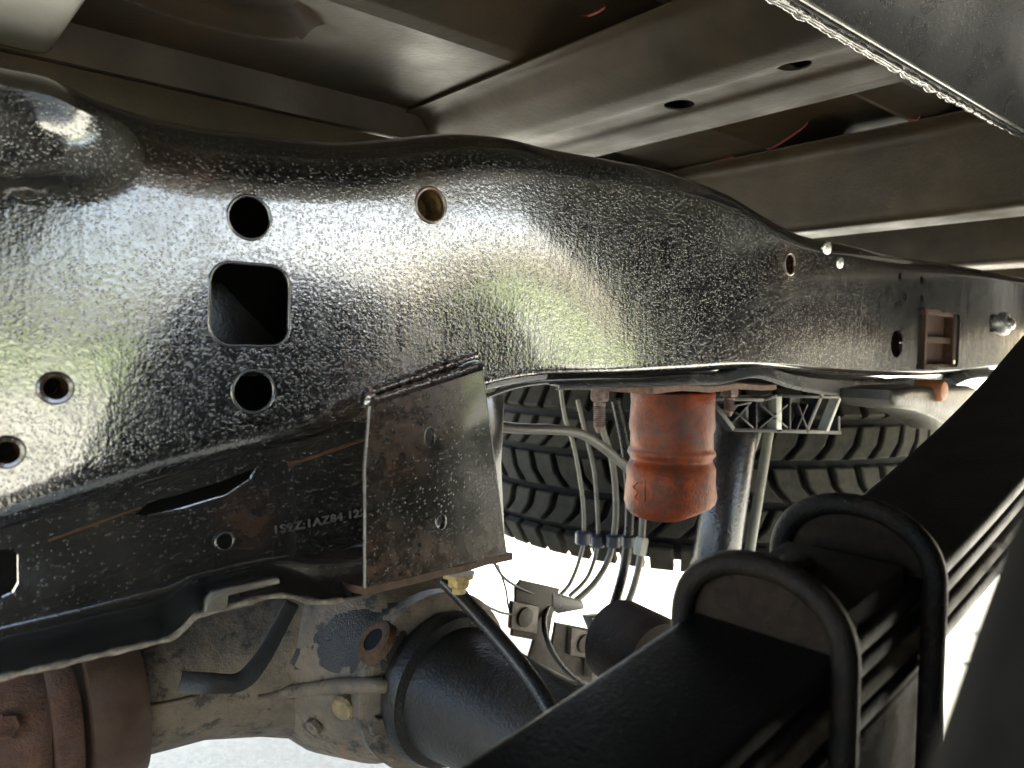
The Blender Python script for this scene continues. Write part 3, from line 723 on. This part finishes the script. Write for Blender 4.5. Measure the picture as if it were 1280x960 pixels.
# ================================================================== rear axle
AX, AZ = .37, -.275
AXLE = thing('rear_axle', 'dirty brown cast rear axle with differential under the frame', 'axle', V(AX, .7, AZ))
axm = MB('dirty_cast_iron')
a1 = axm.noise(16, 7, .7); a2 = axm.noise(55, 6, .7)
ac = axm.mix(axm.ramp(a1, .35, .65), (.034, .028, .021), (.125, .094, .062))
ac = axm.mix(axm.math('MULTIPLY', axm.ramp(a2, .54, .62), .85), ac, (.010, .008, .007))
ac = axm.mix(axm.math('MULTIPLY', axm.ramp(axm.noise(20, 5, .7, None, .4), .60, .70), .8), ac, (.16, .07, .028))
axm.set(col=ac, rough=axm.ramp(a2, .3, .7, .45, .75), normal=axm.bump(axm.noise(120, 6, .7), .003, .7))
blackax = plain_paint('axle_black', (.007, .007, .007), (.35, .5), 0, 30, .0006, (.030, .021, .013), .6, 0, .25)
YD = .70
def lumpy(bm, amp, s=14):
    from mathutils import noise
    for v in bm.verts:
        n = noise.noise(v.co*s); v.co += Vector((v.co.x-AX, v.co.y-YD, v.co.z-CAMZ-AZ)).normalized()*amp*n
bm = bmesh.new(); lathe(bm, [(.045, -.24), (.050, -.19), (.070, -.16), (.088, -.12), (.102, -.07), (.108, 0), (.102, .07), (.085, .12), (.06, .17), (.045, .22)], V(AX, YD, AZ), (0, 1, 0), 60); lumpy(bm, .006)
housing = fin('differential_housing', bm, axm.m, AXLE, 60)
# pinion snout towards -X
bm = bmesh.new(); lathe(bm, [(.052, -.238), (.053, -.20), (.057, -.15), (.070, -.10), (.092, -.05), (.10, 0)], V(AX, YD-.03, AZ+.006), (1, 0, .05), 48); lumpy(bm, .005)
snout = fin('pinion_snout', bm, axm.m, AXLE, 60)
# bell and tube towards the wheel
bm = bmesh.new(); lathe(bm, [(.072, -.16), (.074, -.168), (.074, -.178), (.068, -.183), (.050, -.186)], V(AX, YD, AZ), (0, 1, 0), 48); collar = fin('tube_collar', bm, axm.m, AXLE, 40)
bm = bmesh.new(); lathe(bm, [(.060, -.186), (.063, -.198), (.060, -.206), (.053, -.209), (.049, -.24), (.046, -.30), (.046, -.60)], V(AX, YD, AZ), (0, 1, 0), 40); fin('axle_tube', bm, blackax, AXLE, 40)
bm = bmesh.new(); lathe(bm, [(.046, .2), (.046, .85)], V(AX, YD, AZ), (0, 1, 0), 32); fin('axle_tube', bm, axm.m, AXLE, 40)
bpy.context.view_layer.update()
def surf(px, py, out=.0):
    best = None
    for o in (housing, snout, collar):
        base = wloc(o); ok, loc, nor, _ = o.ray_cast(CAM-base, ray(px, py).normalized())
        if ok and (best is None or (loc+base-CAM).length < (best[0]-CAM).length): best = (loc+base, nor)
    if best is None: return U(px, py, Y=.6), Vector((0, -1, 0))
    return best[0]+best[1]*out, best[1]
c, n_ = surf(468, 800)
bm = bmesh.new(); lathe(bm, [(.019, -.004), (.0165, .001), (.014, .0022), (.0095, .0018), (.009, -.004)], c, n_, 28, False); fin('boss_ring', bm, rusty('boss_rust', (.022, .014, .009), (.085, .045, .022), 90), AXLE)
bm = bmesh.new(); lathe(bm, [(.0094, .0008), (.001, .0006)], c, n_, 24); fin('boss_hole_shade', bm, darkm, AXLE, 60)  # near-black disc painted as the shade inside the boss
c, n_ = surf(434, 880)
bm = bmesh.new(); lathe(bm, [(.0105, -.003), (.0105, .006), (.0085, .0085), (.004, .0075)], c, n_, 20); fin('filler_plug', bm, rusty('plug_brass', (.08, .06, .03), (.24, .18, .09), 140, (.35, .55)), AXLE)
greasem = plain_paint('black_grease', (.006, .0055, .005), (.25, .4), 0, 60, .001, (.02, .014, .009), .5, 0, .4)
bm = bmesh.new(); tube(bm, spline([surf(px, py, .001)[0] for px, py in ((322, 872), (360, 864), (410, 858), (460, 856), (505, 860), (540, 872))], 6), lambda t: .0065*math.sin(math.pi*min(max(t, .06), .94))**.5, 10); fin('casting_rib', bm, axm.m, AXLE, 60)
bm = bmesh.new(); tube(bm, spline([surf(px, py, .001)[0] for px, py in ((170, 885), (205, 880), (240, 872))], 6), .0022, 8); fin('casting_rib', bm, axm.m, AXLE, 60)
# greasy patch on top of the casting: a skin that follows the surface
bm = bmesh.new(); rowsg = []
for i in range(13):
    t = i/12; rowsg.append([surf(lerp(lerp(400, 352, t), lerp(505, 548, t), j/14), lerp(752, 846-10*math.sin(j*1.1), t), .0012*math.sin(math.pi*t)*math.sin(math.pi*j/14)-.0004)[0] for j in range(15)])
grid(bm, rowsg); bmesh.ops.recalc_face_normals(bm, faces=bm.faces[:]); fin('grease_patch', bm, greasem, AXLE, 60)
for px, py in ((470, 905), (395, 905)):
    c, n_ = surf(px, py); bm = bmesh.new(); hexhead(bm, c, n_, .0075, .006); fin('bolt', bm, axm.m, AXLE)
# pinion flange, rusty stack of rings
flm = rusty('flange_rust', (.028, .014, .010), (.10, .05, .03), 70, (.5, .8), .0025, (.06, .036, .027))
flm2 = rusty('dust_ring_rust', (.030, .017, .012), (.060, .037, .026), 25, (.35, .5), .0006)
fo = V(.128, YD-.03, AZ-.006); fa = (1, 0, .05)
bm = bmesh.new(); lathe(bm, [(.060, 0), (.0675, .002), (.0685, .010), (.0685, .034), (.066, .040), (.055, .042)], fo, fa, 64); fl = fin('dust_ring', bm, flm2, AXLE, 40)
bm = bmesh.new(); lathe(bm, [(.045, -.0235), (.064, -.0225), (.0655, -.020), (.0655, -.006), (.064, -.004), (.04, -.003)], fo, fa, 64); fl = fin('pinion_flange', bm, flm, AXLE, 40)
bm = bmesh.new(); lathe(bm, [(.03, -.10), (.050, -.095), (.054, -.085), (.054, -.055), (.058, -.045), (.060, -.03), (.058, -.022)], fo, fa, 48); lumpy(bm, .004, 40); yk = fin('yoke', bm, flm, AXLE, 40)
for k in range(6):
    a = 2*math.pi*k/6+.35; c = fo+Vector((-.05, -.0535*math.cos(a), .0535*math.sin(a))); bm = bmesh.new(); hexhead(bm, c, (0, -math.cos(a), math.sin(a)), .009, .009); fin('bolt', bm, flm, AXLE)
# strap bracket on top of the housing
bm = bmesh.new(); path = spline([U(365, 752, Y=.60), U(345, 790, Y=.585), U(325, 825, Y=.572), U(300, 850, Y=.567), U(262, 852, Y=.567), U(225, 850, Y=.575)], 8)
fr_ = frames(path); rr = []
for i, p in enumerate(path):
    tg = (path[min(i+1, len(path)-1)]-path[max(i-1, 0)]).normalized(); sw = tg.cross((p-CAM).normalized())*.0065; rr.append([p-sw, p+Vector((0, -.001, 0)), p+sw])

shell(bm, rr, Vector((-.001, -.003, -.001))); fin('strap_bracket', bm, plain_paint('strap_black', (.03, .03, .03), (.3, .45)), AXLE, 60)
# spring perch and lower plate under the leaf pack
bm = bmesh.new(); prism(bm, [V(.30, .166, -.188), V(.44, .166, -.162), V(.43, .166, -.235), V(.40, .166, -.26), V(.34, .166, -.26), V(.31, .166, -.245)], (0, .07, 0), .004); fin('spring_perch', bm, rusty('perch_brown', (.008, .006, .005), (.030, .021, .015), 80), AXLE)
bm = bmesh.new(); box(bm, V(.29, .14, -.365), V(.45, .26, -.350), .003); fin('lower_plate', bm, sadm, AXLE)

# ================================================================== shock absorber behind the bump stop
SH = thing('shock_absorber', 'grey tube shock absorber behind the orange bump stop', 'shock absorber', U(905, 720, Y=.53))
sm = plain_paint('shock_metal', (.022, .022, .024), (.15, .3), 0, 25, .0006, (.05, .035, .022), .9, 0, .7)
a, b = U(920, 530, Y=.53), U(888, 740, Y=.52); bm = bmesh.new(); L = (b-a).length; lathe(bm, [(.025, 0), (.027, .004), (.027, L-.006), (.024, L)], a, b-a, 36); fin('body_tube', bm, sm, SH, 50)
a, b = U(962, 535, Y=.52), U(928, 745, Y=.50); bm = bmesh.new(); tube(bm, [a, a.lerp(b, .5), b], .0060, 14); fin('bright_side_strip', bm, plain_paint('bright_side_pale', (.26, .25, .19), (.25, .4), 0, 40, .0003), SH, 50)  # pale tube added as the bright side of the shock body
bm = bmesh.new(); a, b = U(948, 536, Y=.525), U(932, 590, Y=.515); tube(bm, [a, b], .005, 12); fin('bracket_rod', bm, plain_paint('rod_grey', (.30, .30, .28), (.2, .4)), SH, 50)

# ================================================================== plastic lattice bracket
LB = thing('lattice_bracket', 'black plastic bracket with crossed ribs below the frame rail', 'bracket', U(980, 545, Y=.47))
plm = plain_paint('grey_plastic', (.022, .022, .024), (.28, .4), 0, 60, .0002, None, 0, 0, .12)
def bar(a, b, w_, name='rib', mat=plm, par=LB, dep=.01):
    a, b = Vector(a), Vector(b); t = (b-a).normalized(); n = Vector((0, 1, 0)); u = t.cross(n).normalized()*w_/2; bm = bmesh.new()
    prism(bm, [a+u, b+u, b-u, a-u], (0, dep, 0), .0006); return fin(name, bm, mat, par)
YB = .47
def q(px, py): return U(px, py, Y=YB)
bar(q(888, 498), q(955, 500), .004, 'rail'); bar(q(955, 500), q(972, 495), .004, 'rail'); bar(q(918, 537), q(1052, 541), .0045, 'rail'); bar(q(888, 498), q(918, 537), .006, 'rail'); bar(q(972, 495), q(1050, 497), .003, 'rail')
for a, b in (((905, 510), (940, 503)), ((938, 504), (918, 526)), ((920, 515), (942, 535)), ((946, 502), (946, 537)), ((950, 535), (985, 506)), ((950, 505), (985, 535)), ((996, 538), (1010, 505)), ((1010, 538), (998, 505))): bar(q(*a), q(*b), .0025)
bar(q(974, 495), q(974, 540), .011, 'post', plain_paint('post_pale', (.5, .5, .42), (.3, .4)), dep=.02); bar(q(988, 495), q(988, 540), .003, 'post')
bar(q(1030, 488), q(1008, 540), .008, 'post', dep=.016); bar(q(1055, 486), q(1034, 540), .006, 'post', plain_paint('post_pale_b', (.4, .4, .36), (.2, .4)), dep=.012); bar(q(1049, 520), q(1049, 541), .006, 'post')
bm = bmesh.new(); prism(bm, [U(p[0], p[1], Y=.482) for p in ((884, 494), (1000, 494), (1000, 536), (918, 536))], (0, .004, 0)); fin('back_web', bm, plain_paint('plastic_dark', (.03, .03, .032)), LB)

# ================================================================== spare tyre hung flat behind
rubm = MB('tyre_rubber'); rn = rubm.noise(40, 6, .7)
rubm.set(col=rubm.mix(rubm.ramp(rn, .35, .65), (.007, .0068, .0065), (.013, .0125, .0115)), rough=rubm.ramp(rn, .3, .7, .55, .8), normal=rubm.bump(rubm.noise(260, 4), .0008), spec=.12)
treadm = MB('lit_tread'); rn = treadm.noise(60, 6, .7)  # tread colour lightened to look lit against the carcass
treadm.set(col=treadm.mix(treadm.ramp(rn, .3, .7), (.018, .0165, .013), (.046, .042, .032)), rough=.75, normal=treadm.bump(treadm.noise(300, 4), .0008), spec=.15)
SP = Vector((1.127, .83)); SR = .385; SZ0, SZ1 = -.285, -.030
ST = thing('spare_tyre', 'spare tyre hung flat behind the frame with block tread painted as lit', 'tyre', V(SP.x, SP.y, SZ0))
hw = (SZ1-SZ0)/2; zc = (SZ0+SZ1)/2
prof = [(.22, -hw*.75), (.25, -hw*.95), (.30, -hw*1.0), (.345, -hw*.92), (.366, -hw*.78), (SR-.012, -hw*.6), (SR-.010, 0), (SR-.012, hw*.6), (.366, hw*.78), (.345, hw*.92), (.30, hw), (.25, hw*.95), (.22, hw*.75)]
bm = bmesh.new(); lathe(bm, prof, V(SP.x, SP.y, zc), (0, 0, 1), 96, False); fin('carcass', bm, rubm.m, ST, 50)
bm = bmesh.new(); lathe(bm, [(.222, -hw*.76), (.20, -hw*.70), (.19, -hw*.3), (.19, hw*.3), (.20, hw*.7), (.222, hw*.76)], V(SP.x, SP.y, zc), (0, 0, 1), 48, False); lathe(bm, [(.19, -.02), (.12, -.04), (.06, -.045), (.05, -.03)], V(SP.x, SP.y, zc), (0, 0, 1), 48); fin('rim', bm, plain_paint('rim_steel', (.2, .2, .2), (.3, .4), 0, 30, .0003, None, 0, .6), ST)
blockmesh = {}
def block(row, hgt_, wid, skew, crown):
    key = row
    if key in blockmesh: return blockmesh[key]
    bm = bmesh.new(); h2, w2 = hgt_/2, wid/2
    pts = [(-w2-skew, -h2), (w2-skew, -h2), (w2+skew*.4, -h2*.1), (w2+skew, h2), (-w2+skew, h2), (-w2+skew*.4, -h2*.1)]
    prism(bm, [Vector((0, x, z)) for x, z in pts], (.013, 0, 0), .0018, 1)
    me = bpy.data.meshes.new('tread_block'); bm.to_mesh(me); bm.free(); me.materials.append(treadm.m)
    for p in me.polygons: p.use_smooth = True
    me.set_sharp_from_angle(angle=R(40)); blockmesh[key] = me; return me
NBL = 58
toc = math.atan2(-SP.y, -SP.x)
for row, (zz, hh, sk, rr_, tilt) in enumerate(((-.105, .040, 0.0, SR-.022, .55), (-.058, .042, .009, SR-.013, .10), (-.006, .044, -.009, SR-.011, 0), (.046, .042, .009, SR-.013, -.10), (.094, .040, 0.0, SR-.022, -.5))):
    me = block(row, hh, 2*math.pi*SR/NBL*.74, sk*1.5, 0)
    for k in range(NBL):
        a = 2*math.pi*(k+.5*(row % 2))/NBL
        dd = (a-toc+math.pi) % (2*math.pi)-math.pi
        if abs(dd) > 1.75: continue
        o = link(bpy.data.objects.new('tread_block', me)); o.parent = ST
        o.location = Vector((rr_*math.cos(a), rr_*math.sin(a), zc+zz-SZ0)); o.rotation_euler = (0, tilt, a)

# ================================================================== near tyre at the right edge
TY = .034; TW = .25
AZ = -.29
NT = thing('road_wheel', 'dark rear tyre with rubber whiskers at the right edge', 'tyre', V(AX, TY-TW/2, AZ-.385))
prof = [(.19, .0), (.205, .007), (.209, .005), (.23, .012), (.255, .0155), (.257, .013), (.272, .0145), (.274, .017), (.30, .018), (.318, .0165), (.320, .014), (.336, .009), (.338, .0115), (.345, .008), (.360, 0.0), (.362, -.005), (.372, -.012), (.386, -.04), (.389, -TW/2), (.386, -TW+.04), (.372, -TW+.012), (.30, -TW), (.22, -TW+.01)]
bm = bmesh.new(); lathe(bm, prof, V(AX, TY, AZ), (0, 1, 0), 110, False)
fin('carcass', bm, rubm.m, NT, 60)
bm = bmesh.new(); lathe(bm, [(.19, -.002), (.18, -.05), (.06, -.06)], V(AX, TY, AZ), (0, 1, 0), 60); fin('wheel_disc', bm, darkm, NT, 60)
lug = bmesh.new(); box(lug, (-.007, -.028, -.006), (.007, .010, .010), .002); lme = bpy.data.meshes.new('tread_block'); lug.to_mesh(lme); lug.free(); lme.materials.append(rubm.m)
for k in range(34):
    a = R(40+k*5.2); o = link(bpy.data.objects.new('tread_block', lme)); o.parent = NT
    o.location = V(AX+.374*math.cos(a), TY-.022-.006*(k % 2), AZ+.374*math.sin(a))-Vector(NT.location); o.rotation_euler = (R(0), R(90)-a, 0)
wm = plain_paint('whisker_rubber', (.02, .02, .02))

# ================================================================== hoses, cables and pipes
cabm = plain_paint('cable_sheen_pale', (.20, .19, .155), (.25, .4), 0, 60, .0003, (.2, .18, .15), .5)  # dark cables; the pale colour stands in for their sheen
hosem = plain_paint('hose_black', (.014, .014, .015), (.22, .35), 0, 60, .0003)
def cable(name, label, cat, pts, r, mat, group=None):
    bm = bmesh.new(); P = spline([U(a, b, Y=y) for a, b, y in pts], 8); tube(bm, P, r, 10)
    return tag(fin(name, bm, mat, None, 70), label, cat, group)
G = 'brake and wiring cables hanging behind the frame'
c1 = cable('cable', 'thin cable, sheen painted pale, hanging leftmost of the bundle before the spare tyre', 'cable', [(700, 478, .66), (706, 520, .66), (718, 560, .66), (728, 620, .66), (730, 662, .66), (727, 690, .66), (712, 730, .66), (690, 752, .66)], .0026, cabm, G)
c2 = cable('cable', 'thin cable, sheen painted pale, second from left in the hanging bundle', 'cable', [(722, 500, .68), (733, 545, .68), (743, 590, .68), (747, 640, .68), (747, 680, .68), (735, 720, .68), (712, 745, .68)], .0028, cabm, G)
c3 = cable('cable', 'thicker cable, sheen painted pale, in the middle of the hanging bundle', 'cable', [(745, 482, .66), (752, 530, .66), (765, 575, .66), (770, 625, .66), (768, 665, .66), (760, 700, .66), (742, 730, .66), (715, 755, .66)], .0042, cabm, G)
c4 = cable('brake_hose', 'thick black hose right of the hanging cables with painted sheen', 'hose', [(770, 500, .66), (782, 560, .66), (787, 620, .66), (786, 670, .66), (778, 720, .66), (762, 775, .64)], .0068, hosem, G)
c5 = cable('cable', 'cable, sheen painted pale, hanging below the orange bump stop', 'cable', [(800, 560, .62), (804, 620, .62), (803, 660, .62), (800, 700, .62), (790, 740, .62), (775, 775, .62)], .0046, cabm, G)
bm = bmesh.new(); a, b = U(803, 672, Y=.62), U(799, 694, Y=.62); hexhead(bm, a, b-a, .009, (b-a).length); fin('fitting', bm, plain_paint('fitting_pale', (.6, .58, .5), (.3, .45)), c5)
for c_, px, py, y in ((c1, 729, 672, .66), (c2, 747, 676, .68), (c3, 767, 676, .66), (c4, 786, 676, .66)):
    bm = bmesh.new(); p = U(px, py, Y=y); lathe(bm, [(.008, -.008), (.010, -.006), (.010, .006), (.008, .008)], p, (0, 0, 1), 14); fin('clamp', bm, plain_paint('clamp_blue', (.05, .055, .085), (.3, .4)), c_)
cable('fuel_pipe', 'grey pipe running behind the gusset towards the spare tyre', 'pipe', [(560, 524, .62), (640, 535, .62), (690, 537, .62), (725, 542, .62), (755, 560, .62), (790, 590, .62)], .0058, plain_paint('pipe_grey', (.16, .155, .14), (.3, .4)))
cable('breather_hose', 'black hose sloping down over the axle tube to the leaf spring', 'hose', [(556, 726, .48), (580, 750, .46), (625, 800, .42), (665, 850, .385), (690, 890, .36), (712, 930, .34)], .0058, hosem)
cable('wiring_lead', 'thin glossy black lead curving over the brake line bracket', 'cable', [(688, 752, .58), (680, 775, .57), (686, 805, .56), (705, 835, .55), (735, 858, .54), (770, 875, .53)], .0028, hosem)
cable('wiring_lead', 'very thin black lead beside the gusset corner', 'cable', [(618, 704, .55), (630, 722, .56), (650, 735, .57), (675, 745, .58)], .0014, hosem)
cable('wiring_lead', 'very thin black lead crossing below the gusset corner', 'cable', [(598, 752, .55), (625, 765, .56), (650, 770, .57), (668, 775, .58)], .0012, hosem)
cable('wiring_lead', 'very thin black lead dropping beside the brake line bracket', 'cable', [(622, 706, .56), (632, 735, .56), (636, 760, .57), (645, 778, .58)], .0010, hosem)
# brake line bracket
BK = thing('brake_line_bracket', 'grey steel bracket with two square clips holding the brake lines', 'bracket', U(700, 850, Y=.57))
bkm = rusty('bracket_grey', (.022, .018, .014), (.075, .062, .050), 70, (.4, .6), .0006)
def plate(pts, Y, name, mat, dep=.004, par=BK, bev=.0008):
    bm = bmesh.new(); prism(bm, [U(a, b, Y=Y) for a, b in pts], (0, dep, 0), bev); return fin(name, bm, mat, par)
plate([(645, 735), (652, 725), (700, 736), (690, 775), (686, 800), (712, 845), (740, 850), (746, 866), (720, 856), (660, 828), (668, 800), (640, 795), (645, 760)], .575, 'plate', bkm)
plate([(695, 778), (755, 790), (748, 855), (712, 845), (690, 810)], .572, 'plate', bkm)
padm = rusty('clip_pale', (.07, .060, .050), (.19, .165, .135), 90, (.3, .5), .0006)
for cx, cy in ((658, 772), (732, 805)):
    pl = plate([(cx-17, cy-20), (cx+16, cy-14), (cx+13, cy+20), (cx-19, cy+14)], .566, 'clip', padm, .006)
    bm = bmesh.new(); lathe(bm, [(.010, -.003), (.0095, .001), (.004, .002)], U(cx-1, cy, Y=.564), (0, -1, 0), 20); fin('bolt', bm, bkm, pl)
plate([(741, 797), (752, 790), (748, 850), (740, 850)], .560, 'side_tab', padm, .012)
plate([(690, 740), (730, 752), (732, 762), (700, 768), (690, 760)], .574, 'hose_union', hosem, .016, BK, .003)
plate([(738, 772), (775, 768), (775, 782), (745, 790)], .59, 'hose_union', hosem, .016, BK, .003)
# dark drum section and bracket block at the spring side of the gap
bm = bmesh.new(); c = U(800, 815, Y=.42); lathe(bm, [(.02, -.03), (.033, -.028), (.036, -.015), (.036, .03), (.03, .035)], c, (.2, 1, 0), 32); fin('shock_mount', bm, rusty('mount_brown', (.008, .006, .005), (.045, .026, .016), 60), AXLE)

# ================================================================== shackle hanger under the rail
HG = thing('shackle_hanger', 'pale cast shackle hanger with orange bolt under the far frame rail', 'hanger', U(1180, 545, Y=.37))
hm = plain_paint('cast_pale', (.075, .073, .06), (.25, .45), 0, 20, .0006, (.02, .018, .014), .9, 0, .4)
bm = bmesh.new(); prism(bm, [U(a, b, Y=.345) for a, b in ((1118, 488), (1140, 484), (1215, 482), (1232, 490), (1228, 510), (1208, 528), (1200, 540), (1190, 532), (1172, 522), (1150, 514), (1122, 510), (1117, 500))], (0, .06, 0), .008, 4); fin('casting', bm, hm, HG, 50)
bm = bmesh.new(); c = U(1182, 489, Y=.338); lathe(bm, [(.012, .03), (.012, .004), (.010, .001), (.005, 0)], c, (0, 1, 0), 20); fin('bolt', bm, plain_paint('orange_rust', (.36, .12, .03), (.4, .6), 0, 60, .0006, (.12, .06, .03), .7), HG)
# whiskers on the near tyre (moulding vents)
for px, py in ((1262, 690), (1250, 720), (1233, 800), (1222, 838), (1214, 890), (1208, 942)):
    a = U(px+14, py+8, Y=.062); b = U(px-22, py-10, Y=.085); bm = bmesh.new(); tube(bm, spline([a, a.lerp(b, .5)+Vector((0, 0, .001)), b], 3), .0005, 5); fin('whisker', bm, wm, NT)
